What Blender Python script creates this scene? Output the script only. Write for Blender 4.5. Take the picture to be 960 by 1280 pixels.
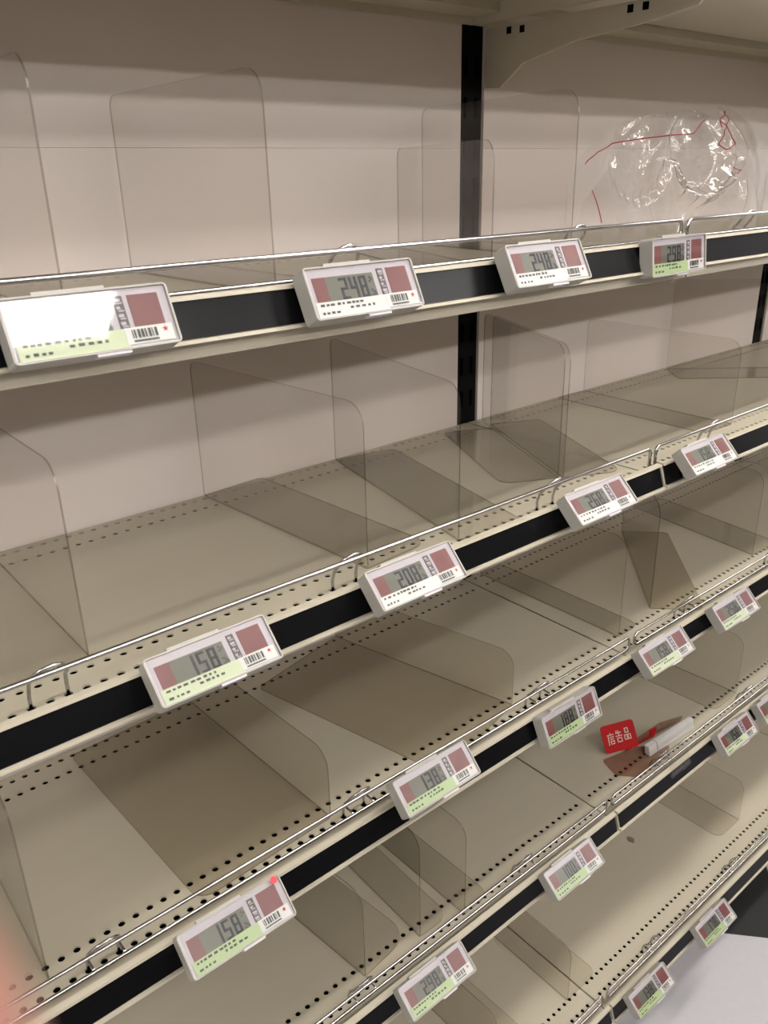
import bpy, bmesh, math, random
from mathutils import Vector, Matrix

for o in list(bpy.data.objects):
    bpy.data.objects.remove(o)
SC = bpy.context.scene
COL = SC.collection
rnd = random.Random(7)

# ------------------------------------------------------------------ camera
def cam_axes(yaw, pit, rol):
    f = Vector((math.sin(yaw)*math.cos(pit), math.cos(yaw)*math.cos(pit), -math.sin(pit)))
    r = Vector((math.cos(yaw), -math.sin(yaw), 0.0))
    u = r.cross(f)
    c, s = math.cos(rol), math.sin(rol)
    return c*r + s*u, -s*r + c*u, f
CAM_R, CAM_U, CAM_F = cam_axes(0.69053, 0.38867, -0.0236)
CAM_P = Vector((-0.879, -0.504, 1.501))
cd = bpy.data.cameras.new('camera')
cam = bpy.data.objects.new('camera', cd)
COL.objects.link(cam)
M = Matrix.Identity(4)
for i in range(3):
    M[i][0], M[i][1], M[i][2], M[i][3] = CAM_R[i], CAM_U[i], -CAM_F[i], CAM_P[i]
cam.matrix_world = M
cd.sensor_fit = 'HORIZONTAL'
cd.sensor_width = 36.0
cd.lens = 1027.06/960*36
cd.clip_start = 0.002
cd.dof.use_dof = True                 # a phone lens: everything sharp but the fingertip on it
cd.dof.focus_distance = 1.05
cd.dof.aperture_fstop = cd.lens/1.3
SC.camera = cam

# ------------------------------------------------------------------ world, exposure
w = bpy.data.worlds.new('world')
SC.world = w
w.use_nodes = True
w.node_tree.nodes['Background'].inputs[0].default_value = (1.0, 0.96, 0.91, 1)
w.node_tree.nodes['Background'].inputs[1].default_value = 0.65
SC.view_settings.view_transform = 'Standard'
SC.view_settings.look = 'None'
SC.view_settings.gamma = 1.0
SC.view_settings.use_curve_mapping = False
SC.view_settings.exposure = 0.48
LAMP = 36.0

# ------------------------------------------------------------------ materials
def mat(name, col, rough=0.5, metal=0.0, spec=0.5, noise=0.0, nscale=40.0, bump=0.0, stretch=None):
    m = bpy.data.materials.new(name)
    m.use_nodes = True
    nt = m.node_tree
    b = nt.nodes['Principled BSDF']
    b.inputs['Base Color'].default_value = (*col, 1)
    b.inputs['Roughness'].default_value = rough
    b.inputs['Metallic'].default_value = metal
    b.inputs['Specular IOR Level'].default_value = spec
    if noise or bump:
        tc = nt.nodes.new('ShaderNodeTexCoord')
        mp = nt.nodes.new('ShaderNodeMapping')
        if stretch: mp.inputs['Scale'].default_value = stretch
        nz = nt.nodes.new('ShaderNodeTexNoise')
        nz.inputs['Scale'].default_value = nscale
        nz.inputs['Detail'].default_value = 4
        nt.links.new(tc.outputs['Object'], mp.inputs['Vector'])
        nt.links.new(mp.outputs['Vector'], nz.inputs['Vector'])
        if noise:
            mx = nt.nodes.new('ShaderNodeMix'); mx.data_type = 'RGBA'
            mx.inputs[6].default_value = (*[c*(1-noise) for c in col], 1)
            mx.inputs[7].default_value = (*[min(1, c*(1+noise)) for c in col], 1)
            nt.links.new(nz.outputs['Fac'], mx.inputs[0])
            nt.links.new(mx.outputs[2], b.inputs['Base Color'])
        if bump:
            bp = nt.nodes.new('ShaderNodeBump')
            bp.inputs['Strength'].default_value = bump
            bp.inputs['Distance'].default_value = 0.002
            nt.links.new(nz.outputs['Fac'], bp.inputs['Height'])
            nt.links.new(bp.outputs['Normal'], b.inputs['Normal'])
    return m

def clear_mat(name, tint, gloss=0.05, rough=0.05, bump=0.0, nscale=20.0, edge=0.35):
    """thin clear plastic: tinted see-through sheet with a surface reflection that rises at grazing angles"""
    m = bpy.data.materials.new(name)
    m.use_nodes = True
    nt = m.node_tree
    nt.nodes.clear()
    out = nt.nodes.new('ShaderNodeOutputMaterial')
    tr = nt.nodes.new('ShaderNodeBsdfTransparent')
    tr.inputs[0].default_value = (*tint, 1)
    gl = nt.nodes.new('ShaderNodeBsdfGlossy')
    gl.inputs['Roughness'].default_value = rough
    mx = nt.nodes.new('ShaderNodeMixShader')
    lw = nt.nodes.new('ShaderNodeLayerWeight'); lw.inputs[0].default_value = 0.5
    pw = nt.nodes.new('ShaderNodeMath'); pw.operation = 'POWER'; pw.inputs[1].default_value = 4.0
    ma = nt.nodes.new('ShaderNodeMath'); ma.operation = 'MULTIPLY_ADD'
    ma.inputs[1].default_value = edge; ma.inputs[2].default_value = gloss
    nt.links.new(lw.outputs['Facing'], pw.inputs[0])
    nt.links.new(pw.outputs[0], ma.inputs[0])
    nt.links.new(ma.outputs[0], mx.inputs[0])
    nt.links.new(tr.outputs[0], mx.inputs[1]); nt.links.new(gl.outputs[0], mx.inputs[2])
    nt.links.new(mx.outputs[0], out.inputs[0])
    if bump:
        nz = nt.nodes.new('ShaderNodeTexNoise'); nz.inputs['Scale'].default_value = nscale
        nz.inputs['Detail'].default_value = 3
        tc = nt.nodes.new('ShaderNodeTexCoord')
        bp = nt.nodes.new('ShaderNodeBump'); bp.inputs['Strength'].default_value = bump; bp.inputs['Distance'].default_value = 0.01
        nt.links.new(tc.outputs['Object'], nz.inputs['Vector'])
        nt.links.new(nz.outputs['Fac'], bp.inputs['Height'])
        nt.links.new(bp.outputs['Normal'], gl.inputs['Normal']); nt.links.new(bp.outputs['Normal'], lw.inputs['Normal'])
    return m

def emit_mat(name, col, s):
    m = bpy.data.materials.new(name); m.use_nodes = True
    nt = m.node_tree; nt.nodes.clear()
    out = nt.nodes.new('ShaderNodeOutputMaterial'); e = nt.nodes.new('ShaderNodeEmission')
    e.inputs[0].default_value = (*col, 1); e.inputs[1].default_value = s
    nt.links.new(e.outputs[0], out.inputs[0])
    return m

MT = dict(
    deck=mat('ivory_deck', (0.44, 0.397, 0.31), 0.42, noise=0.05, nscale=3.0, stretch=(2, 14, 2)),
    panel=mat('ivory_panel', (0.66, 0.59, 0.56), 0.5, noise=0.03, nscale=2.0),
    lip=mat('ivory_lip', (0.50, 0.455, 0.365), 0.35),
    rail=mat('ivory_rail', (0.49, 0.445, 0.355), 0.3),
    black=mat('black_insert', (0.004, 0.004, 0.005), 0.25, spec=0.18),
    post=mat('black_steel', (0.003, 0.003, 0.0035), 0.6, spec=0.08),
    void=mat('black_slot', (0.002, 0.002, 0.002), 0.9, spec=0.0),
    chrome=mat('chrome_wire', (0.52, 0.51, 0.52), 0.12, metal=1.0),
    clear=clear_mat('clear_acrylic', (0.964, 0.958, 0.948), 0.02, 0.08),
    smoke=clear_mat('smoked_acrylic', (0.915, 0.90, 0.875), 0.015, 0.1),
    edge=clear_mat('acrylic_edge', (0.68, 0.66, 0.63), 0.04, 0.2),
    film=clear_mat('clear_film', (0.985, 0.98, 0.98), 0.06, 0.10, bump=0.4, nscale=26.0, edge=0.5),
    redfilm_shade=clear_mat('red_plastic_and_sign_shade', (0.85, 0.76, 0.725), 0.04, 0.1),  # arm plastic; tint deepened for the painted shade under the card
    housing=mat('tag_housing', (0.38, 0.36, 0.325), 0.35),
    bezel=mat('tag_bezel', (0.60, 0.555, 0.60), 0.3),
    lcd=mat('tag_lcd', (0.17, 0.175, 0.14), 0.3),
    digit=mat('lcd_digit', (0.012, 0.013, 0.03), 0.4),
    digit2=mat('lcd_digit_faint', (0.05, 0.052, 0.055), 0.4),
    pink=mat('tag_red_panel', (0.24, 0.085, 0.085), 0.3),
    dark=mat('tag_print_column', (0.10, 0.085, 0.085), 0.4),
    white=mat('white_paper', (0.84, 0.85, 0.82), 0.55),
    green=mat('green_paper', (0.52, 0.66, 0.36), 0.55),
    palegreen=mat('pale_green_paper', (0.67, 0.75, 0.52), 0.55),
    ink=mat('black_ink', (0.05, 0.05, 0.05), 0.6),
    star=mat('red_ink', (0.75, 0.03, 0.08), 0.6),
    cover=clear_mat('tag_cover', (0.97, 0.97, 0.97), 0.10, 0.03, edge=0.5),
    red=mat('red_card', (0.42, 0.003, 0.006), 0.4),
    redline=mat('red_print', (0.36, 0.03, 0.05), 0.5),
    cream=mat('cream_print', (0.66, 0.55, 0.48), 0.5),
    dot=mat('red_dot', (0.95, 0.05, 0.07), 0.4),
    white_plastic=mat('white_plastic', (0.58, 0.56, 0.55), 0.35),
    floor=mat('white_vinyl', (0.45, 0.44, 0.47), 0.35, noise=0.05, nscale=60.0),
    tile=mat('black_vinyl', (0.012, 0.012, 0.013), 0.5, noise=0.3, nscale=400.0),
    ceil=mat('white_ceiling', (0.82, 0.82, 0.82), 0.9),
    wall=mat('store_wall', (0.30, 0.26, 0.22), 0.8),
    lamp=emit_mat('lamp_tube', (1.0, 0.97, 0.92), LAMP*0.5),
    lamp_near=emit_mat('lamp_tube_near', (1.0, 0.955, 0.89), LAMP*0.72),  # nearest row, output set to balance the light on the shelves
    lamp_dim=emit_mat('lamp_tube_dim', (1.0, 0.965, 0.91), LAMP*0.6),
    lamp_far=emit_mat('lamp_tube_far', (1.0, 0.965, 0.91), LAMP*1.35),
    fixture=mat('lamp_housing', (0.85, 0.85, 0.85), 0.5),
    smudge=mat('brown_smudge', (0.20, 0.155, 0.11), 0.7, noise=0.3, nscale=300),
    skin=mat('skin', (0.52, 0.25, 0.20), 0.5, noise=0.08, nscale=60),
    nail=mat('nail', (0.72, 0.42, 0.36), 0.3),
    phone=mat('phone_shell', (0.03, 0.03, 0.035), 0.3),
    screen=mat('phone_screen', (0.01, 0.01, 0.012), 0.1),
    sleeve=mat('sleeve', (0.05, 0.06, 0.09), 0.9, bump=0.3, nscale=300),
)

# ------------------------------------------------------------------ helpers
def link(o, parent=None):
    COL.objects.link(o)
    if parent is not None: o.parent = parent
    return o
def obj(name, bm, m, parent=None, smooth=False):
    me = bpy.data.meshes.new(name)
    bmesh.ops.recalc_face_normals(bm, faces=bm.faces)
    bm.to_mesh(me); bm.free()
    ms = m if isinstance(m, (list, tuple)) else [m]
    for x in ms: me.materials.append(MT[x])
    if smooth:
        for p in me.polygons: p.use_smooth = True
    return link(bpy.data.objects.new(name, me), parent)
def mesh_obj(name, me, parent=None):
    return link(bpy.data.objects.new(name, me), parent)
def tag(o, label, cat, group=None):
    o['label'] = label; o['category'] = cat
    if group: o['group'] = group
    return o
def thing(name, label, cat, loc=(0, 0, 0), group=None, rot=None):
    o = link(bpy.data.objects.new(name, None))
    o.empty_display_size = 0.02
    o.location = loc
    if rot: o.rotation_euler = rot
    return tag(o, label, cat, group)
def struct(o):
    o['kind'] = 'structure'
    return o
def dup(root, loc, label):
    r = root.copy(); COL.objects.link(r); r.location = loc; r['label'] = label
    for ch in root.children:
        c = ch.copy(); COL.objects.link(c); c.parent = r
        for g in ch.children:
            d = g.copy(); COL.objects.link(d); d.parent = c
    return r
def box(bm, x0, x1, y0, y1, z0, z1, mi=0):
    v = [bm.verts.new((x, y, z)) for x in (x0, x1) for y in (y0, y1) for z in (z0, z1)]
    for q in ((0, 1, 3, 2), (4, 6, 7, 5), (0, 4, 5, 1), (2, 3, 7, 6), (0, 2, 6, 4), (1, 5, 7, 3)):
        f = bm.faces.new([v[i] for i in q]); f.material_index = mi
def extrude_x(bm, prof, x0, x1):
    """closed (y,z) profile swept along x, capped"""
    a = [bm.verts.new((x0, y, z)) for y, z in prof]; b = [bm.verts.new((x1, y, z)) for y, z in prof]
    n = len(prof)
    for i in range(n):
        bm.faces.new((a[i], a[(i+1) % n], b[(i+1) % n], b[i]))
    bm.faces.new(a); bm.faces.new(b[::-1])
def slab(bm, pts, nrm, t, mi_face=0, mi_edge=0):
    """planar polygon thickened by t along nrm"""
    n = Vector(nrm)*t
    a = [bm.verts.new(p) for p in pts]; b = [bm.verts.new(Vector(p)+n) for p in pts]
    k = len(pts)
    f = bm.faces.new(a); f.material_index = mi_face
    f = bm.faces.new(b[::-1]); f.material_index = mi_face
    for i in range(k):
        f = bm.faces.new((a[i], b[i], b[(i+1) % k], a[(i+1) % k])); f.material_index = mi_edge
def rounded(pts, radii, n=6):
    """2-D polygon with rounded corners"""
    out = []
    k = len(pts)
    for i in range(k):
        p = Vector(pts[i]); r = radii[i]
        if r <= 0: out.append(p); continue
        a = (Vector(pts[i-1])-p).normalized(); b = (Vector(pts[(i+1) % k])-p).normalized()
        ang = a.angle(b); d = r/math.tan(ang/2)
        c = p+(a+b).normalized()*(r/math.sin(ang/2))
        s = p+a*d-c; e = p+b*d-c
        a0 = math.atan2(s.y, s.x); a1 = math.atan2(e.y, e.x)
        da = (a1-a0+math.pi) % (2*math.pi)-math.pi
        for j in range(n+1):
            t = a0+da*j/n
            out.append(c+Vector((math.cos(t), math.sin(t)))*r)
    return out
def tube(bm, pts, r, seg=8, closed=False, flat=None):
    pts = [Vector(p) for p in pts]; n = len(pts); rings = []
    up = Vector((0.13, 0.21, 0.97))
    for i, p in enumerate(pts):
        if closed: t = (pts[(i+1) % n]-pts[i-1]).normalized()
        else: t = (pts[min(i+1, n-1)]-pts[max(i-1, 0)]).normalized()
        s = t.cross(up)
        if s.length < 1e-4: s = t.cross(Vector((1, 0, 0)))
        s.normalize(); u = s.cross(t).normalized(); up = u
        rings.append([bm.verts.new(p+(s*math.cos(a)+u*math.sin(a))*r) for a in [2*math.pi*j/seg for j in range(seg)]])
    m = n if closed else n-1
    for i in range(m):
        A, B = rings[i], rings[(i+1) % n]
        for j in range(seg):
            bm.faces.new((A[j], A[(j+1) % seg], B[(j+1) % seg], B[j]))
    if not closed:
        bm.faces.new(rings[0][::-1]); bm.faces.new(rings[-1])

# ------------------------------------------------------------------ dimensions
BAY = 0.9
YB = 0.358                     # face of the back panels
Z = {0: 1.700, 1: 1.4130, 2: 1.1459, 3: 0.8762, 4: 0.5894, 5: 0.2000}
Y = {0: 0.010, 1: 0.0098, 2: 0.0186, 3: 0.0203, 4: 0.0290, 5: 0.0}
ORD = {0: 'highest', 1: 'upper', 2: 'second', 3: 'third', 4: 'fourth', 5: 'lowest'}
BAYS = {-1: 'left', 0: 'middle', 1: 'far right'}
P = 0.01375                    # punched hole pitch

# ------------------------------------------------------------------ room
bm = bmesh.new(); box(bm, -6, 7, -6.5, 1.2, -0.1, 0.0)
fl = struct(obj('floor', bm, 'floor'))
def diamond(c, u, v, a, b):
    return [(c[0]+u[0]*s*a+v[0]*t*b, c[1]+u[1]*s*a+v[1]*t*b) for s, t in ((0, 0), (1, 0), (1, 1), (0, 1))]
q = diamond((0.555, -0.075), (-0.655, 0.756), (0.756, 0.655), 0.42, 0.42)
bm = bmesh.new(); slab(bm, [(x, y, 0.0) for x, y in q], (0, 0, 1), 0.0012)
tl = obj('tile', bm, 'tile', fl)
tl['label'] = 'black square tile laid diagonally'
bm = bmesh.new(); box(bm, -6, 7, -6.5, 1.2, 2.75, 2.85); struct(obj('ceiling', bm, 'ceil'))
bm = bmesh.new(); box(bm, -6, 7, -6.6, -6.5, -0.1, 2.85); struct(obj('wall_front', bm, 'wall'))
bm = bmesh.new(); box(bm, -6, 7, 1.2, 1.3, -0.1, 2.85); struct(obj('wall_back', bm, 'wall'))

# unseen shelving across the aisle, added and raised to block the far lamps
t = thing('unseen_shelving', 'shelving across the aisle, added unseen to block far lamps', 'shelving', (0, -1.55, 0))
bm = bmesh.new(); box(bm, -4, 5, -0.92, -0.88, 0, 2.15); obj('unseen_back_sheet', bm, 'wall', t)
for z in (0.18, 0.55, 0.9, 1.25, 1.6):
    bm = bmesh.new(); box(bm, -4, 5, -0.88, -0.45 if z > .2 else -0.40, z-0.03, z); obj('unseen_shelf_board', bm, 'wall', t)
bm = bmesh.new(); box(bm, -4, 5, -0.85, -0.45, 0, 0.15); obj('base', bm, 'wall', t)  # base of the added unseen shelving
for x in (-4, -3.1, -2.2, -1.3, -0.4, 0.5, 1.4, 2.3, 3.2, 4.1):
    bm = bmesh.new(); box(bm, x, x+0.04, -0.879, -0.84, 0.15, 2.15); obj('post', bm, 'post', t)  # posts of the added unseen shelving

# ceiling lamps: two rows of strip lights along the aisles
def ceiling_light(x, y, label, tube='lamp'):
    hw = 0.08 if tube == 'lamp' else 0.105
    t = thing('ceiling_light', label, 'lamp', (x, y, 2.75), 'strip lights in rows along the ceiling')
    bm = bmesh.new()
    prof = [(-0.15, 0), (0.15, 0), (0.13, -0.045), (-0.13, -0.045)]
    extrude_x(bm, prof, -0.64, 0.64); obj('housing', bm, 'fixture', t)
    bm = bmesh.new(); extrude_x(bm, [(-hw, -0.046), (hw, -0.046), (hw-0.01, -0.065), (-hw+0.01, -0.065)], -0.61, 0.61); obj('diffuser', bm, tube, t)
    for s in (-0.62, 0.62):
        bm = bmesh.new(); box(bm, s-0.010, s+0.010, -0.12, 0.12, -0.075, -0.045); obj('end_cap', bm, 'fixture', t)
for yy, rn, xs, tb in ((-0.5, 'nearest', (-2.7, 0.45, 2.8), 'lamp_near'), (-1.5, 'second', (-3.2, -0.53, 1.9), 'lamp'),
                       (-2.6, 'third', (-2.2, 0.02, 2.22), 'lamp_dim'), (-3.7, 'fourth', (-2.0, 0.22, 2.42), 'lamp_far'),
                       (-5.0, 'farthest', (-2.2, 0.02, 2.22), 'lamp_far')):
    for x, nm in zip(xs, ('left', 'middle', 'right')):
        ceiling_light(x, yy, '%s strip light of the ceiling row %s to the shelving' % (nm, rn), tb)

# ------------------------------------------------------------------ shelving frame
def back_panel(b):
    t = thing('back_panel', 'ivory steel back panel of the %s bay' % BAYS[b], 'panel', (BAY*b, YB, 0), 'back panels of the shelving')
    bm = bmesh.new()
    for z0, z1 in ((0.12, 0.755), (0.7553, 1.5325), (1.5328, 2.1)):
        box(bm, 0.026, BAY-0.018, 0, 0.02, z0, z1)
    obj('sheet', bm, 'panel', t)
for b in BAYS: back_panel(b)
def upright(k, label):
    t = thing('upright_post', label, 'post', (BAY*k+0.004, YB, 0), 'black uprights between the bays')
    bm = bmesh.new(); box(bm, -0.021, 0.021, 0.004, 0.05, 0, 2.15); obj('column', bm, 'post', t)
    bm = bmesh.new()
    for i in range(40):
        for s in (-0.010, 0.010):
            box(bm, s-0.002, s+0.002, 0.002, 0.0045, 0.12+i*0.05, 0.145+i*0.05)
    s = obj('slots', bm, 'void', t); s['kind'] = 'stuff'
upright(0, 'black steel upright showing as a dark gap between left and middle bays')
upright(1, 'black steel upright at the right edge, between middle and far right bays')
upright(-1, 'black steel upright at the near left end of the shelving')
for b in BAYS:
    bm = bmesh.new(); box(bm, BAY*b+0.003, BAY*b+BAY-0.003, 0.12, 0.14, 0, 0.170)
    tag(obj('kick_plate', bm, 'lip'), 'ivory kick plate on the floor under the %s bay' % BAYS[b], 'panel', 'kick plates under the lowest shelves')

# ------------------------------------------------------------------ shelves
W0, W1 = 0.0015, BAY-0.0015
def perforated(bm, y0, y1, n=64, r=0.0034):
    """deck strip between y0 and y1 with a row of punched holes along its middle"""
    x0 = BAY/2-n*P/2
    ym = (y0+y1)/2
    cols = []
    def quad(xa, xb):
        v = [bm.verts.new(p) for p in ((xa, y0, 0), (xb, y0, 0), (xb, y1, 0), (xa, y1, 0))]
        bm.faces.new(v)
    quad(W0, x0); quad(x0+n*P, W1)
    for i in range(n):
        xa = x0+i*P; xb = xa+P; xm = (xa+xb)/2
        outer = [(xb, ym), (xb, y1), (xm, y1), (xa, y1), (xa, ym), (xa, y0), (xm, y0), (xb, y0)]
        O = [bm.verts.new((*p, 0)) for p in outer]
        I = [bm.verts.new((xm+r*math.cos(a), ym+r*math.sin(a), 0)) for a in [k*math.pi/4 for k in range(8)]]
        L = [bm.verts.new((v.co.x, v.co.y, -0.0015)) for v in I]
        for k in range(8):
            j = (k+1) % 8
            bm.faces.new((O[k], O[j], I[j], I[k])); bm.faces.new((I[k], I[j], L[j], L[k]))
def flat(bm, y0, y1, z=0.0):
    v = [bm.verts.new(p) for p in ((W0, y0, z), (W1, y0, z), (W1, y1, z), (W0, y1, z))]
    bm.faces.new(v)
def shelf_meshes(i):
    yi = Y[i]; yb = YB-0.003
    d = yb-yi                                # depth in local coordinates
    bm = bmesh.new()
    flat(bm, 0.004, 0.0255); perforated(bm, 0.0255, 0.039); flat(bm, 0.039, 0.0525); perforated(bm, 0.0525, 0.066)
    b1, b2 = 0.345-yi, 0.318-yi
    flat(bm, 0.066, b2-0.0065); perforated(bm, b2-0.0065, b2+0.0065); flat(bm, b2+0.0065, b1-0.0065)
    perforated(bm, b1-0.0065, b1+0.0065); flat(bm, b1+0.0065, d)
    deck = bm
    under = bmesh.new()                      # sheet edges and stiffening channels below the deck
    extrude_x(under, [(0.004, 0), (0.004, -0.026), (0.018, -0.026), (0.018, -0.0248), (0.0052, -0.0248), (0.0052, -0.0012)], W0, W1)
    extrude_x(under, [(0.020, -0.0013), (0.020, -0.015), (0.074, -0.015), (0.074, -0.0013), (0.0728, -0.0013), (0.0728, -0.0138), (0.0212, -0.0138), (0.0212, -0.0013)], W0, W1)
    extrude_x(under, [(0.079, -0.0012), (0.079, -0.0024), (b2-0.014, -0.0024), (b2-0.014, -0.0012)], W0, W1)
    extrude_x(under, [(b2-0.012, -0.0013), (b2-0.012, -0.013), (d-0.002, -0.013), (d-0.002, -0.022), (d, -0.022), (d, -0.0013),
                      (d-0.002, -0.0013), (d-0.002, -0.0118), (b2-0.0108, -0.0118), (b2-0.0108, -0.0013)], W0, W1)
    shade_filler = bmesh.new()                      # black filler added in the channels, painting the shade inside the holes
    box(shade_filler, W0+0.002, W1-0.002, 0.0222, 0.0718, -0.0137, -0.0050)
    box(shade_filler, W0+0.002, W1-0.002, b2-0.0100, d-0.0030, -0.0117, -0.0050)
    for x in (W0, W1-0.0012):
        box(under, x, x+0.0012, 0.005, d-0.001, -0.022, -0.0012)
    rail = bmesh.new()
    extrude_x(rail, [(0.0038, 0.0168), (-0.0028, 0.0168), (-0.0034, 0.0142), (0.0012, 0.0142), (-0.0068, -0.0104), (-0.0118, -0.0104),
                     (-0.0124, -0.0128), (-0.0070, -0.0132), (0.0038, -0.0132)], W0+0.0005, W1-0.0005)
    ins = bmesh.new()
    extrude_x(ins, [(0.0000, 0.0139), (-0.0012, 0.0139), (-0.0092, -0.0101), (-0.0076, -0.0101)], W0+0.003, W1-0.003)
    br = bmesh.new()
    dz = [(YB-0.001, -0.093), (0.331, -0.095), (0.291, -0.069), (0.21, -0.054), (0.121, -0.048), (0.05, -0.039), (0.036, -0.024), (YB-0.001, -0.024)]
    extrude_x(br, [(y-yi, z) for y, z in dz], 0.0265, 0.0295)
    slots = bmesh.new()
    for sy, sz in ((0.317, -0.030), (0.295, -0.031), (0.135, -0.031), (0.115, -0.031)):
        box(slots, 0.0262, 0.0298, sy-yi-0.004, sy-yi+0.004, sz-0.004, sz+0.004)
    return [('bracket_slots', slots, 'void'), ('deck', deck, 'deck'), ('underside', under, 'lip'), ('hole_shade', shade_filler, 'void'), ('price_rail', rail, 'rail'), ('rail_insert', ins, 'black'), ('bracket', br, 'lip')]
SHELF = {}
for i in range(6):
    root = None
    for b in BAYS:
        lab = '%s ivory perforated shelf of the %s bay with a black price rail' % (ORD[i], BAYS[b])
        loc = (BAY*b, Y[i], Z[i])
        if root is None:
            root = thing('gondola_shelf', lab, 'shelf', loc, 'perforated shelves of the bays')
            for nm, bmx, m in shelf_meshes(i):
                if nm.startswith('bracket') and i == 5: bmx.free(); continue
                o = obj(nm, bmx, m, root)
                if nm == 'bracket_slots': o['kind'] = 'stuff'
                if nm == 'rail_insert': o['label'] = 'black strip set into the price rail'
        else:
            dup(root, loc, lab)

# ------------------------------------------------------------------ wire guards along the shelf fronts
def wire_guard(i, b, label):
    t = thing('wire_guard', label, 'guard rail', (BAY*b, Y[i], Z[i]), 'chrome wire guards along the shelf edges')
    ht, hl, yr = 0.035, 0.0165, 0.0124
    bm = bmesh.new()
    if i == 2:                                       # single rod, its ends bent down into the deck
        pts = rounded([(0.006, 0.0012), (0.006, ht), (BAY-0.006, ht), (BAY-0.006, 0.0012)], [0, 0.0075, 0.0075, 0], 6)
        tube(bm, [(p.x, yr, p.y) for p in pts], 0.0021, 10)
    else:
        pts = rounded([(0.006, hl), (BAY-0.006, hl), (BAY-0.006, ht), (0.006, ht)], [0.0075]*4, 6)
        tube(bm, [(p.x, yr, p.y) for p in pts], 0.0021 if i == 1 else 0.0018, 10, closed=True)
    obj('rod_loop', bm, 'chrome', t, True)
    for cx in (0.155, 0.435, 0.72):
        k = round((cx-BAY/2)/P)
        x0 = BAY/2+(k-1.5)*P+P; 
        xa, xb = x0-P, x0+P
        bm = bmesh.new()
        ps = [(xa, 0.0322, -0.003), (xa, 0.0322, 0.010), (xa+0.0005, 0.029, 0.020)]
        for j in range(9):
            a = math.pi*(1-j/8)
            ps.append((x0+P*math.cos(a), 0.0235-0.0085*math.sin(a), 0.026+0.0125*math.sin(a)))
        ps += [(xb-0.0005, 0.029, 0.020), (xb, 0.0322, 0.010), (xb, 0.0322, -0.003)]
        tube(bm, ps, 0.0015, 8)
        obj('clip', bm, 'chrome', t, True)
        for e in ((xa, xb) if i != 2 else ()):
            bm = bmesh.new(); tube(bm, [(e, 0.026, 0.0165), (e, yr, 0.0165)], 0.0013, 6)
            obj('clip_stub', bm, 'chrome', t, True)
for i in range(1, 6):
    for b in BAYS:
        wire_guard(i, b, 'chrome wire guard along the %s shelf edge of the %s bay' % (ORD[i], BAYS[b]))

# ------------------------------------------------------------------ clear dividers
def divider(i, front, back, h, side, fw, label, smoke=False, fr=0.018, length=None, ftop=0.022, fl=1.0):
    f = Vector((front[0], front[1])); d = Vector((back[0], back[1]))-f
    L = length or d.length
    ang = math.atan2(d.y, d.x)-math.pi/2
    t = thing('shelf_divider', label, 'divider', (f.x, f.y, Z[i]+0.0004), 'clear L shaped dividers on the shelves', (0, 0, ang))
    th = 0.0016
    bm = bmesh.new()
    pl = rounded([(0, th), (L, th), (L, h), (0, h)], [0.002, 0.004, 0.012, ftop])
    slab(bm, [(0, p.x, p.y) for p in pl], (side, 0, 0), th, 0, 1)
    obj('upright_panel', bm, ['smoke' if smoke else 'clear', 'edge'], t)
    bm = bmesh.new()
    pl = rounded([(0, 0), (0, L*fl), (fw, L*fl), (fw, 0)], [0.002, 0.002, 0.008, fr])
    slab(bm, [(p.x*side, p.y, 0) for p in pl], (0, 0, 1), th, 0, 1)
    obj('foot', bm, ['smoke' if smoke else 'clear', 'edge'], t)
H = 0.165
# upper shelf
divider(1, (-0.677, 0.078), (-0.665, 0.352), H, -1, 0.085, 'clear divider at the left edge of the picture on the upper shelf')
divider(1, (-0.509, 0.075), (-0.509, 0.350), H, 1, 0.085, 'clear divider standing alone on the upper shelf, left of the 248 tag')
divider(1, (-0.133, 0.075), (-0.096, 0.350), H, 1, 0.085, 'tall clear divider in front of the black upright on the upper shelf')
divider(1, (-0.249, 0.080), (-0.150, 0.335), 0.118, -1, 0.07, 'low clear divider just left of the black upright on the upper shelf')
# second shelf
divider(2, (-0.700, 0.090), (-0.700, 0.350), H, -1, 0.085, 'clear divider at the left edge of the picture on the second shelf')
divider(2, (-0.434, 0.062), (-0.454, 0.352), H, 1, 0.086, 'clear divider standing behind the 208 tag on the second shelf')
divider(2, (-0.322, 0.050), (-0.257, 0.350), H, 1, 0.090, 'clear divider overlapping the foot of the black upright on the second shelf')
divider(2, (-0.096, 0.100), (0.020, 0.340), H, -1, 0.076, 'skewed clear divider right of the black upright, foot to the left', fl=0.86)
divider(2, (-0.0930, 0.096), (0.0170, 0.322), H, 1, 0.082, 'skewed clear divider backing onto another, foot to the right')
divider(2, (0.272, 0.072), (0.284, 0.350), 0.125, -1, 0.070, 'clear divider behind the right 158 tag on the second shelf')
divider(2, (0.690, 0.200), (0.530, 0.345), H, -1, 0.080, 'clear divider turned askew at the right edge on the second shelf')
# third shelf
divider(3, (-0.788, 0.065), (-0.785, 0.350), H+0.02, -1, 0.090, 'clear divider at the left edge of the picture on the third shelf')
divider(3, (-0.495, 0.060), (-0.508, 0.350), 0.085, -1, 0.158, 'low smoked divider with a wide foot left on the third shelf', True)
divider(3, (-0.205, 0.066), (-0.270, 0.350), 0.078, -1, 0.160, 'low smoked divider with a wide foot in the middle of third shelf', True)
divider(3, (0.033, 0.075), (0.033, 0.350), 0.155, 1, 0.052, 'clear divider beside the shelf joint on the third shelf')
divider(3, (0.138, 0.093), (0.353, 0.294), H, 1, 0.083, 'clear divider standing diagonally across the third shelf', True)
divider(3, (0.432, 0.082), (0.473, 0.350), 0.150, 1, 0.082, 'clear divider far right on the third shelf')
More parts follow.
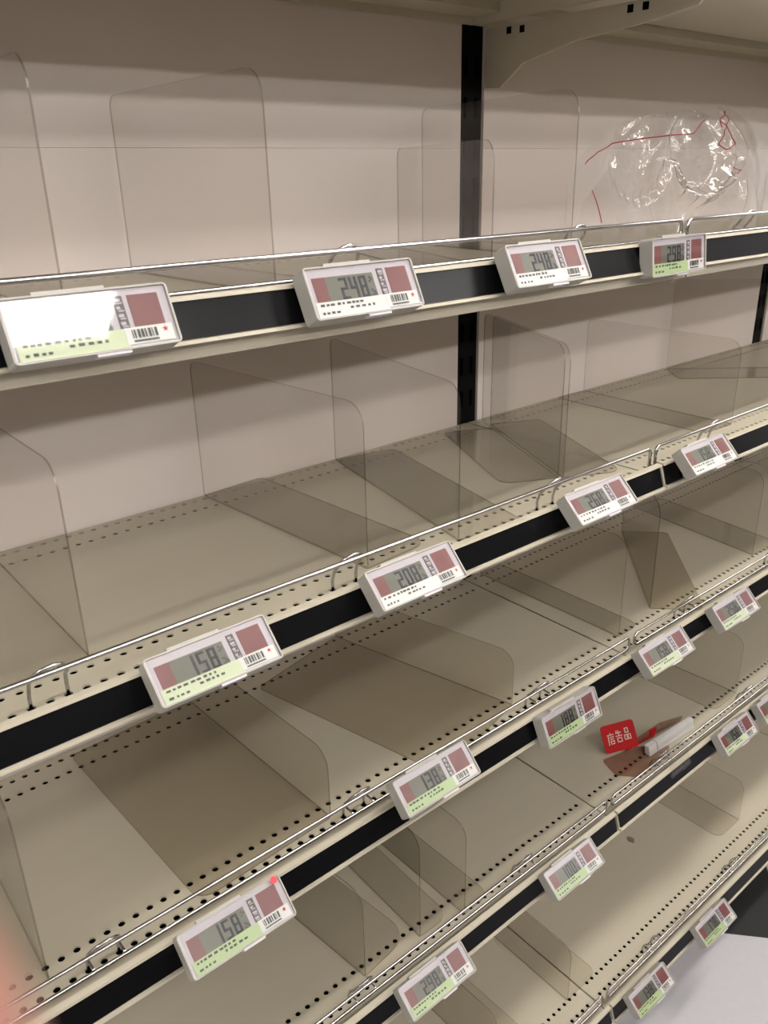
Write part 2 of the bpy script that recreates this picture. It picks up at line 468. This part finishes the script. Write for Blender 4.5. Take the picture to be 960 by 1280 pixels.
# fourth shelf
divider(4, (-0.361, 0.071), (-0.355, 0.350), H, 1, 0.052, 'clear divider with a rounded lower corner on the fourth shelf', fr=0.02)
divider(4, (-0.293, 0.058), (-0.298, 0.350), 0.150, 1, 0.050, 'clear divider left of the seam on the fourth shelf')
divider(4, (-0.450, 0.073), (-0.484, 0.350), 0.135, 1, 0.082, 'clear divider at the far left of what shows on the fourth shelf', fr=0.03)
divider(4, (0.444, 0.075), (0.434, 0.340), 0.120, -1, 0.080, 'clear divider right of the red sign on the fourth shelf')
# lowest shelf
divider(5, (-0.036, 0.060), (-0.036, 0.330), 0.120, 1, 0.082, 'clear divider at the shelf joint on the lowest shelf')
divider(5, (0.576, 0.083), (0.576, 0.335), 0.100, -1, 0.080, 'clear divider far right on the lowest shelf')
divider(5, (-0.215, 0.060), (-0.225, 0.330), 0.120, 1, 0.085, 'clear divider at the bottom left of what shows on the lowest shelf')

# ------------------------------------------------------------------ electronic price tags
TW, TH, TD = 0.1025, 0.0385, 0.013
SEG = {'0': 'abcdef', '1': 'bc', '2': 'abged', '3': 'abgcd', '4': 'fgbc', '5': 'afgcd', '6': 'afgedc', '7': 'abc', '8': 'abcdefg', '9': 'abcdfg'}
def face_quad(bm, u0, u1, v0, v1, d, mi=0, th=0.0003):
    """u right 0..1, v down 0..1 on the tag face, d = height above the face"""
    box(bm, (u0-.5)*TW, (u1-.5)*TW, -d-th, -d, -v1*TH, -v0*TH, mi)
def rect_ring(bm, u0, u1, v0, v1, wu, wv, y0, y1, r):
    o = rounded([((u0-.5)*TW, -v1*TH), ((u1-.5)*TW, -v1*TH), ((u1-.5)*TW, -v0*TH), ((u0-.5)*TW, -v0*TH)], [r]*4, 4)
    n = rounded([((u0+wu-.5)*TW, -(v1-wv)*TH), ((u1-wu-.5)*TW, -(v1-wv)*TH), ((u1-wu-.5)*TW, -(v0+wv)*TH), ((u0+wu-.5)*TW, -(v0+wv)*TH)], [r*.5]*4, 4)
    V = [[bm.verts.new((p.x, yy, p.y)) for p in pl] for pl, yy in ((o, y1), (o, y0), (n, y0), (n, y1))]
    k = len(o)
    for a, b2 in ((0, 1), (1, 2), (2, 3), (3, 0)):
        for j in range(k):
            bm.faces.new((V[a][j], V[a][(j+1) % k], V[b2][(j+1) % k], V[b2][j]))
_tagparts = {}
def tag_common():
    c = {}
    bm = bmesh.new()
    pl = rounded([(-TW/2, -TH), (TW/2, -TH), (TW/2, 0), (-TW/2, 0)], [0.003]*4, 4)
    slab(bm, [(p.x, 0.0, p.y) for p in pl], (0, 1, 0), TD)
    c['housing'] = (bm, 'housing')
    bm = bmesh.new(); rect_ring(bm, 0.0, 1.0, 0.0, 1.0, 0.012, 0.03, -0.0022, 0.0, 0.003); c['rim'] = (bm, 'housing')
    bm = bmesh.new()
    face_quad(bm, 0.014, 0.986, 0.035, 0.965, 0.0); c['face_plate'] = (bm, 'bezel')
    bm = bmesh.new(); face_quad(bm, 0.17, 0.600, 0.20, 0.70, 0.0004); c['display'] = (bm, 'lcd')
    bm = bmesh.new(); face_quad(bm, 0.060, 0.17, 0.20, 0.70, 0.0004); c['red_panel'] = (bm, 'pink')
    bm = bmesh.new(); face_quad(bm, 0.735, 0.930, 0.14, 0.66, 0.0004); c['red_panel.b'] = (bm, 'pink')
    bm = bmesh.new(); face_quad(bm, 0.645, 0.705, 0.14, 0.70, 0.0004)
    c['print_column'] = (bm, 'dark')
    bm = bmesh.new(); face_quad(bm, 0.66, 0.965, 0.66, 0.93, 0.0008); c['barcode_sticker'] = (bm, 'white')
    bm = bmesh.new()
    r = random.Random(3); u = 0.70
    while u < 0.86:
        wd = r.choice((0.006, 0.010, 0.016)); face_quad(bm, u, u+wd, 0.70, 0.84, 0.0013, th=0.0001); u += wd+r.choice((0.007, 0.012))
    face_quad(bm, 0.70, 0.86, 0.87, 0.90, 0.0013, th=0.0001)
    c['barcode'] = (bm, 'ink')
    bm = bmesh.new()
    for a in range(5):
        t = 2*math.pi*a/5
        ce = Vector((0.415*TW, -0.745*TH)); d = Vector((math.sin(t), math.cos(t)))*0.0024; s = Vector((d.y, -d.x))*0.28
        v = [bm.verts.new((q2.x, -0.0014, q2.y)) for q2 in (ce-s, ce+d, ce+s)]; bm.faces.new(v)
    c['red_mark'] = (bm, 'star')
    bm = bmesh.new(); face_quad(bm, 0.02, 0.98, 0.05, 0.95, 0.0019, th=0.0002); c['cover'] = (bm, 'cover')
    bm = bmesh.new(); box(bm, -0.30*TW, 0.12*TW, -0.0005, 0.006, 0.0, 0.0022); c['top_clip'] = (bm, 'housing')
    bm = bmesh.new(); box(bm, -0.04*TW, 0.17*TW, -0.0012, 0.005, -TH-0.0018, -TH); c['latch'] = (bm, 'bezel')
    out = {}
    for k, (b2, m) in c.items():
        me = bpy.data.meshes.new(k.split('.')[0]); bmesh.ops.recalc_face_normals(b2, faces=b2.faces); b2.to_mesh(me); b2.free()
        me.materials.append(MT[m]); out[k] = me
    return out
TAGM = tag_common()
def digits_mesh(text):
    bm = bmesh.new()
    def seg(ch, u, v0, w_, h_, tu, tv, d, mi):
        m = (v0+h_/2)
        S = dict(a=(u, u+w_, v0, v0+tv), g=(u, u+w_, m-tv/2, m+tv/2), d=(u, u+w_, v0+h_-tv, v0+h_), f=(u, u+tu, v0, m), e=(u, u+tu, m, v0+h_), b=(u+w_-tu, u+w_, v0, m), c=(u+w_-tu, u+w_, m, v0+h_))
        for s in SEG[ch]:
            face_quad(bm, *S[s], d, mi, 0.0002)
    for k, ch in enumerate(text):
        seg(ch, 0.285+0.088*k, 0.245, 0.066, 0.42, 0.020, 0.052, 0.0008, 0)
    return bm
def price_tag(i, xc, zt, tilt, text, paper, label, et=0.0165, dot=False):
    t = thing('price_tag', label, 'price tag', (xc, Y[i]-et, Z[i]+zt), 'electronic price tags on the shelf edges', (-math.radians(tilt), 0, 0))
    for k, me in TAGM.items():
        mesh_obj(k.split('.')[0], me, t)
    obj('price_digits', digits_mesh(text), 'digit', t)
    r = random.Random(hash((i, round(xc*1000))) % 9973)
    bm = bmesh.new()                       # unit marks right of the price
    for u, v in ((0.555, 0.27), (0.57, 0.31), (0.55, 0.35), (0.55, 0.52), (0.565, 0.56), (0.575, 0.60), (0.55, 0.62)):
        face_quad(bm, u, u+r.uniform(.012, .026), v, v+0.035, 0.0008, th=0.0002)
    obj('unit_marks', bm, 'digit2', t)
    bm = bmesh.new()
    for k in range(4):
        v = 0.18+0.125*k
        face_quad(bm, 0.655, 0.655+r.uniform(.02, .04), v, v+0.05, 0.0008, th=0.0002)
        face_quad(bm, 0.66, 0.695, v+0.065, v+0.085, 0.0008, th=0.0002)
    obj('column_print', bm, 'bezel', t)
    bm = bmesh.new(); face_quad(bm, 0.035, 0.67, 0.665, 0.955, 0.0006)
    obj('paper_strip', bm, paper, t)
    bm = bmesh.new()                       # rows of small print on the paper strip
    for v, n, u0 in ((0.70, 9, 0.07), (0.79, 5, 0.32), (0.85, 4, 0.07)):
        u = u0
        for k in range(n):
            wd = r.uniform(0.016, 0.036)
            face_quad(bm, u, u+wd, v+r.uniform(0, .012), v+0.052, 0.0010, th=0.0001)
            u += wd+r.uniform(0.008, 0.026)
            if u > 0.63: break
    o = obj('small_print', bm, 'ink', t)
    bm = bmesh.new()                       # holder that hooks the tag onto the price rail
    a = math.radians(tilt)
    yl = (et-0.0035)                       # gap to the rail, in world y
    back = []
    def loc(yw, zw):                       # world offset -> tag-local (y,z)
        return (yw*math.cos(a)-zw*math.sin(a), yw*math.sin(a)+zw*math.cos(a))
    prof = [(TD, -0.006), loc(yl, -zt+0.0135), loc(yl-0.0075, -zt-0.0085), (TD, -TH+0.004)]
    extrude_x(bm, prof, -0.022, 0.022)
    obj('holder', bm, 'housing', t)
    if dot:
        bm = bmesh.new()
        slab(bm, [(0.438*TW+0.0033*math.cos(k*math.pi/8), -0.0024, -0.07*TH+0.0033*math.sin(k*math.pi/8)) for k in range(16)], (0, -1, 0), 0.0004)
        s = obj('dot_sticker', bm, 'dot', t); s['label'] = 'round red sticker on the top right corner'
K = 0.55
TAGS = [
 (1, -1.2625, .052, 24.5, '198', 'palegreen', 'price tag washed out by lamp glare, left end of the upper shelf'),
 (1, -.888, .051, 26, '248', 'white', 'price tag reading 248 with white strip, second on the upper shelf'),
 (1, -.5075, .054, 27.5, '248', 'white', 'white price tag below the tall divider, third on the upper shelf'),
 (1, -.105, .041, 7, '298', 'green', 'upright price tag with green strip at the right of upper shelf'),
 (2, -1.1645, .062, 45, '158', 'palegreen', 'large price tag reading 158 with pale green strip, left on second shelf'),
 (2, -.7915, .064, 44, '208', 'white', 'price tag reading 208, nearest the clear divider on the second shelf'),
 (2, -.2965, .064, 45, '268', 'white', 'price tag reading 268 left of the second shelf joint'),
 (2, .1085, .067, 43, '158', 'white', 'small looking price tag right of the joint on second shelf'),
 (3, -1.1775, .064, 48, '158', 'green', 'price tag with a round red sticker on the third shelf'),
 (3, -.7415, .112, 44, '138', 'green', 'raised price tag reading 138 with green strip on the third shelf'),
 (3, -.321, .046, 25, '188', 'green', 'price tag reading 188 with green strip, above the red sign'),
 (3, .0325, .067, 45, '158', 'palegreen', 'price tag right of the joint on the third shelf, strip pale'),
 (3, .3685, .060, 43, '258', 'palegreen', 'price tag reading 258 at the right end of the third shelf'),
 (4, -.726, .070, 50, '298', 'green', 'price tag low in the picture on the left of fourth shelf'),
 (4, -.255, .068, 48, '100', 'green', 'price tag reading 100 left of the fourth shelf joint'),
 (4, .5515, .069, 40, '158', 'palegreen', 'price tag on the fourth shelf right of the red sign'),
 (5, .497, .070, 50, '178', 'green', 'price tag hanging before the black floor tile on the lowest shelf'),
]
for i, xu, zu, tl_, txt, pp, lab in TAGS:
    price_tag(i, xu*K, zu*K, tl_, txt, pp, lab, dot='red sticker' in lab)
price_tag(5, 0.071, 0.068*K, 48, '138', 'green', 'price tag at the very bottom of the picture, right of the lowest joint')
price_tag(4, 0.435, 0.066*K, 42, '128', 'green', 'price tag cut by the right edge of the picture on fourth shelf')

# ------------------------------------------------------------------ red sign lying on the fourth shelf
z4 = Z[4]
sg = thing('shelf_sign', 'fallen red sign with pale lettering and white bar on the fourth shelf', 'sign', (0.20, 0.09, z4))
def S(x, y, z): return Vector((x-0.20, y-0.09, z-z4))
# the card leans back, tilted 15 degrees anticlockwise, facing up and out of the shelf
cr = (CAM_R*math.cos(math.radians(15))+CAM_U*math.sin(math.radians(15))).normalized()
cu = (CAM_U*math.cos(math.radians(15))-CAM_R*math.sin(math.radians(15))).normalized()
cn = cr.cross(cu)
c0 = S(0.139, 0.112, z4+0.0090)+cu*0.0235
def cardp(u, v, d=0.0): return c0+cr*u+cu*v+cn*d
bm = bmesh.new()
pl = rounded([(-0.0285, -0.0235), (0.0285, -0.0235), (0.0285, 0.0235), (-0.0285, 0.0235)], [0.005]*4, 5)
slab(bm, [cardp(p.x, p.y) for p in pl], -cn, 0.0015)
obj('sign_card', bm, 'red', sg)
def strokes(bm, u0, v0, w_, h_, segs, t=0.0011):
    for (a, b, c, d) in segs:
        p = Vector((u0+a*w_, v0+b*h_)); q = Vector((u0+c*w_, v0+d*h_)); e = (q-p).normalized(); n = Vector((-e.y, e.x))*t
        p -= e*t; q += e*t
        slab(bm, [cardp(*(k), 0.0001) for k in (p-n, q-n, q+n, p+n)], cn, 0.0002)
G1 = [(0.5, 1, 0.5, .88), (0, .86, 1, .86), (.1, .86, .0, 0), (.35, .66, .95, .66), (.4, .48, .9, .48), (.35, .30, .95, .30), (.4, .05, .9, .05), (.4, .3, .4, .05), (.9, .3, .9, .05)]
G2 = [(.2, 1, .1, .8), (.1, .82, .9, .82), (.5, 1, .5, .55), (0, .55, 1, .55), (.15, .36, .85, .36), (.15, .02, .85, .02), (.15, .36, .15, .02), (.85, .36, .85, .02)]
G3 = [(.25, 1, .75, 1), (.25, .62, .75, .62), (.25, 1, .25, .62), (.75, 1, .75, .62), (0, .42, .42, .42), (0, .02, .42, .02), (0, .42, 0, .02), (.42, .42, .42, .02), (.58, .42, 1, .42), (.58, .02, 1, .02), (.58, .42, .58, .02), (1, .42, 1, .02)]
bm = bmesh.new()
for k, g in enumerate((G1, G2, G3)):
    strokes(bm, -0.0195+0.0140*k, -0.0100+0.0012*k, 0.0100, 0.0190, g, 0.0008)
o = obj('lettering', bm, 'cream', sg); o['label'] = 'three pale characters on the red card'
# white bar in two pieces
def bar(x0, x1):
    bm = bmesh.new()
    def yy(x): return 0.0775-(x-0.165)*0.06
    pr = [S(x0, yy(x0), z4+0.002), S(x1, yy(x1), z4+0.002), S(x1, yy(x1)+0.004, z4+0.018), S(x0, yy(x0)+0.004, z4+0.018)]
    slab(bm, pr, (0.06, 1, 0), 0.009)
    return bm
obj('bar', bar(0.166, 0.187), 'white_plastic', sg)
obj('bar', bar(0.1885, 0.291), 'white_plastic', sg)
bm = bmesh.new()
slab(bm, [S(0.148, 0.1135, z4+0.003), S(0.285, 0.094, z4+0.006), S(0.290, 0.094, z4+0.013), S(0.225, 0.099, z4+0.028), S(0.150, 0.1135, z4+0.010)], (0.1, 1, 0), 0.002)
o = obj('arm', bm, 'redfilm_shade', sg); o['label'] = 'translucent red arm behind the white bar'
bm = bmesh.new()
slab(bm, [S(0.149, 0.1125, z4+0.002), S(0.215, 0.1030, z4+0.0045), S(0.215, 0.1030, z4+0.008), S(0.150, 0.1125, z4+0.007)], (0.1, -1, 0), 0.0015)
slab(bm, [S(0.195, 0.1005, z4+0.016), S(0.212, 0.0990, z4+0.014), S(0.212, 0.0990, z4+0.027), S(0.195, 0.1005, z4+0.028)], (0.1, -1, 0), 0.0015)
obj('red_tab', bm, 'red', sg)
bm = bmesh.new()  # tinted sheet stands in for the sign's shade and red reflection on the deck
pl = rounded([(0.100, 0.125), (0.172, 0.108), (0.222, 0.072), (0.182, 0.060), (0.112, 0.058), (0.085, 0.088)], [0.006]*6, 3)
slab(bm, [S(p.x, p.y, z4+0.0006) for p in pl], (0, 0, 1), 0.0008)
o = obj('sign_shade', bm, 'redfilm_shade', sg); o['label'] = 'shade and red reflection under the card, as a tinted sheet'
# clear clip over the wire guard
cl = thing('rail_clip', 'clear plastic clip bent over the wire guard beside the red sign', 'clip', (0.165, 0.03, z4+0.02))
bm = bmesh.new()
prof = [(0.030, -0.018), (0.022, 0.004), (0.015, 0.016), (0.006, 0.0205), (-0.002, 0.016), (-0.007, 0.002), (-0.009, -0.010)]
inner = [(y*0.93, z*0.93-0.0008) for y, z in prof]
extrude_x(bm, prof+inner[::-1], -0.028, 0.028)
obj('bent_sheet', bm, ['clear'], cl)
bm = bmesh.new(); box(bm, -0.028, 0.028, -0.0112, -0.0085, -0.012, -0.003); obj('grip', bm, 'clear', cl)

# brown smudge on the lowest shelf, built as a thin flake
bm = bmesh.new()
pl = [(0.0075*math.cos(a)*(0.6+0.5*rnd.random()), 0.011*math.sin(a)*(0.6+0.5*rnd.random())) for a in [k*math.pi/6 for k in range(12)]]
slab(bm, [(x, y, 0.0003+0.0012*abs(math.sin(7*x*100))) for x, y in pl], (0, 0, 1), 0.0009)
sc = obj('smudge_flake', bm, 'smudge'); sc.location = (0.354, 0.202, Z[5])
tag(sc, 'small brown smudge mark on the lowest shelf of the middle bay', 'smudge')

# ------------------------------------------------------------------ crumpled clear bag on the upper shelf
bg = thing('plastic_bag', 'crumpled clear plastic bag with red printed lines on the upper shelf', 'bag', (0.17, 0.13, Z[1]))
def smooth_noise(seed):
    r = random.Random(seed)
    waves = [(r.uniform(18, 95), r.uniform(0, 2*math.pi), r.uniform(0, 2*math.pi)) for _ in range(14)]
    def f(x, z):
        return sum(math.sin(k*(x*math.cos(a)+z*math.sin(a))+p+1.3*math.sin(k*.37*(z*math.cos(a)-x*math.sin(a))))/(k**0.9) for k, a, p in waves)
    return f
N1, N2 = smooth_noise(4), smooth_noise(9)
def bag_half(z):                                     # half width by height
    t = max(0, min(1, (z-0.008)/0.150))
    return 0.205*(1-t**3.2)**0.5+0.004
def bag_front(x, z):
    e = max(0.0, 1-(abs(x)/0.215)**2.2)*max(0.0, 1-((z-0.06)/0.11)**2)
    def ridge(px, pz, rad, w):                       # fold along an arc around (px, pz)
        d = math.hypot(x-px, (z-pz)*1.15)-rad
        return math.exp(-(d/w)**2)
    fold = 0.020*ridge(-0.045, 0.112, 0.066, 0.011)*(1.0 if z < 0.10 else 0.35)*(1+0.35*math.sin(330*x+90*z))
    fold += 0.007*ridge(-0.03, 0.07, 0.105, 0.007)
    crease = abs(math.sin(26*(x*0.8+z*0.55)+1.5*N2(x, z)))
    return -0.045*math.sqrt(max(e, 0))+0.10*N1(x, z)*0.35+0.006*crease-fold
def bag_layer(sign, name):
    bm = bmesh.new(); nu, nv = 96, 60; g = []
    for j in range(nv+1):
        z = 0.004+0.153*j/nv
        hw = bag_half(z)*(1+0.04*math.sin(31*z))
        row = []
        for i in range(nu+1):
            x = -hw+2*hw*i/nu
            y = bag_front(x, z)
            if sign > 0: y = -y*0.35+0.012*N2(x*1.3, z)+0.022
            row.append(bm.verts.new((x, y, z+0.004*math.sin(23*x)*(j/nv))))
        g.append(row)
    for j in range(nv):
        for i in range(nu):
            bm.faces.new((g[j][i], g[j][i+1], g[j+1][i+1], g[j+1][i]))
    return obj(name, bm, 'film', bg, True)
bag_layer(-1, 'front_film'); bag_layer(1, 'back_film')
for ln in ([(-0.042, 1.48), (-0.037, 1.465), (-0.028, 1.437)],
           [(-0.049, 1.508), (-0.04, 1.52), (-0.019, 1.529), (0.019, 1.533), (0.059, 1.537), (0.119, 1.54), (0.14, 1.55), (0.164, 1.559)],
           [(0.183, 1.548), (0.183, 1.558), (0.193, 1.565), (0.208, 1.568), (0.206, 1.56), (0.186, 1.544), (0.173, 1.528), (0.18, 1.522), (0.198, 1.528), (0.206, 1.541), (0.192, 1.55), (0.179, 1.558)],
           [(0.198, 1.501), (0.216, 1.499), (0.235, 1.497), (0.222, 1.492)]):
    pts = []
    for (xa, za), (xb, zb) in zip(ln, ln[1:]):
        n = 4
        for k in range(n):
            x = xa+(xb-xa)*k/n; z = za+(zb-za)*k/n
            pts.append((x-0.17, bag_front(x-0.17, min(z-Z[1], 0.152))-0.0012, z-Z[1]))
    bm = bmesh.new(); tube(bm, pts, 0.0006, 5)
    obj('printed_line', bm, 'redline', bg)

# ------------------------------------------------------------------ the photographer's hand and phone
def CW(x, y, d):                                     # millimetres right, up and ahead of the phone's lens
    return CAM_P+(CAM_R*x+CAM_U*y+CAM_F*d)*0.001
bm = bmesh.new()
pl = rounded([(-24, -82), (25, -82), (25, 21), (-24, 21)], [6]*4, 5)
slab(bm, [CW(p.x, p.y, -1.5) for p in pl], -CAM_F, 0.013)
ph = obj('phone', bm, 'phone')
tag(ph, 'black phone held up in front of the shelves', 'phone')
bm = bmesh.new()
pl = rounded([(-21, -66), (22, -66), (22, 17), (-21, 17)], [2]*4, 3)
slab(bm, [CW(p.x, p.y, -14.6) for p in pl], -CAM_F, 0.0006)
obj('screen', bm, 'screen', ph)
J = [  # name, parent, position, radius
 ((-92, -165, -44), -1, 27), ((-80, -128, -34), 0, 25), ((-68, -92, -28), 1, 24), ((-60, -66, -24), 2, 20),
]
def chain(start, pts):
    p = start
    for q, r in pts:
        J.append((q, p, r)); p = len(J)-1
chain(3, [((-52, -44, -15), 11), ((-46, -31, 2), 8.6), ((-30, -20.5, 11), 7.8), ((-15, -12.7, 13.4), 7.2), ((-5.8, -9.1, 13.2), 6.2)])
chain(3, [((-53, -60, -14), 11), ((-47, -52, 3), 8.8), ((-30, -47, 9.5), 8.2), ((-14, -45, 8.4), 7.0)])
chain(2, [((-56, -77, -14), 11), ((-48, -71, 2), 8.4), ((-32, -67, 9), 7.8), ((-17, -65, 8.0), 6.6)])
chain(2, [((-59, -95, -16), 10), ((-50, -89, -1), 7.6), ((-36, -85, 7), 7.0), ((-24, -83, 6.8), 5.8)])
chain(1, [((-62, -100, -42), 14), ((-50, -66, -40), 10.5), ((-36, -42, -29), 9.2), ((-24, -24, -24), 7.6)])
me = bpy.data.meshes.new('hand')
me.from_pydata([CW(*p) for p, _, _ in J], [(a, i) for i, (_, a, _) in enumerate(J) if a >= 0], [])
hand = link(bpy.data.objects.new('hand', me))
md = hand.modifiers.new('skin', 'SKIN'); md.use_smooth_shade = True
for i, (_, _, r) in enumerate(J):
    v = me.skin_vertices[0].data[i]; v.radius = (r*0.001, r*0.001)
me.skin_vertices[0].data[0].use_root = True
sb = hand.modifiers.new('subdivision', 'SUBSURF'); sb.levels = 2; sb.render_levels = 2
me.materials.append(MT['skin'])
tag(hand, 'left hand holding the phone, one fingertip reaching past its lens', 'person')
bm = bmesh.new()
tube(bm, [CW(-88, -153, -41), CW(-102, -195, -52), CW(-125, -262, -74)], 0.034, 20)
obj('sleeve', bm, 'sleeve', hand, True)
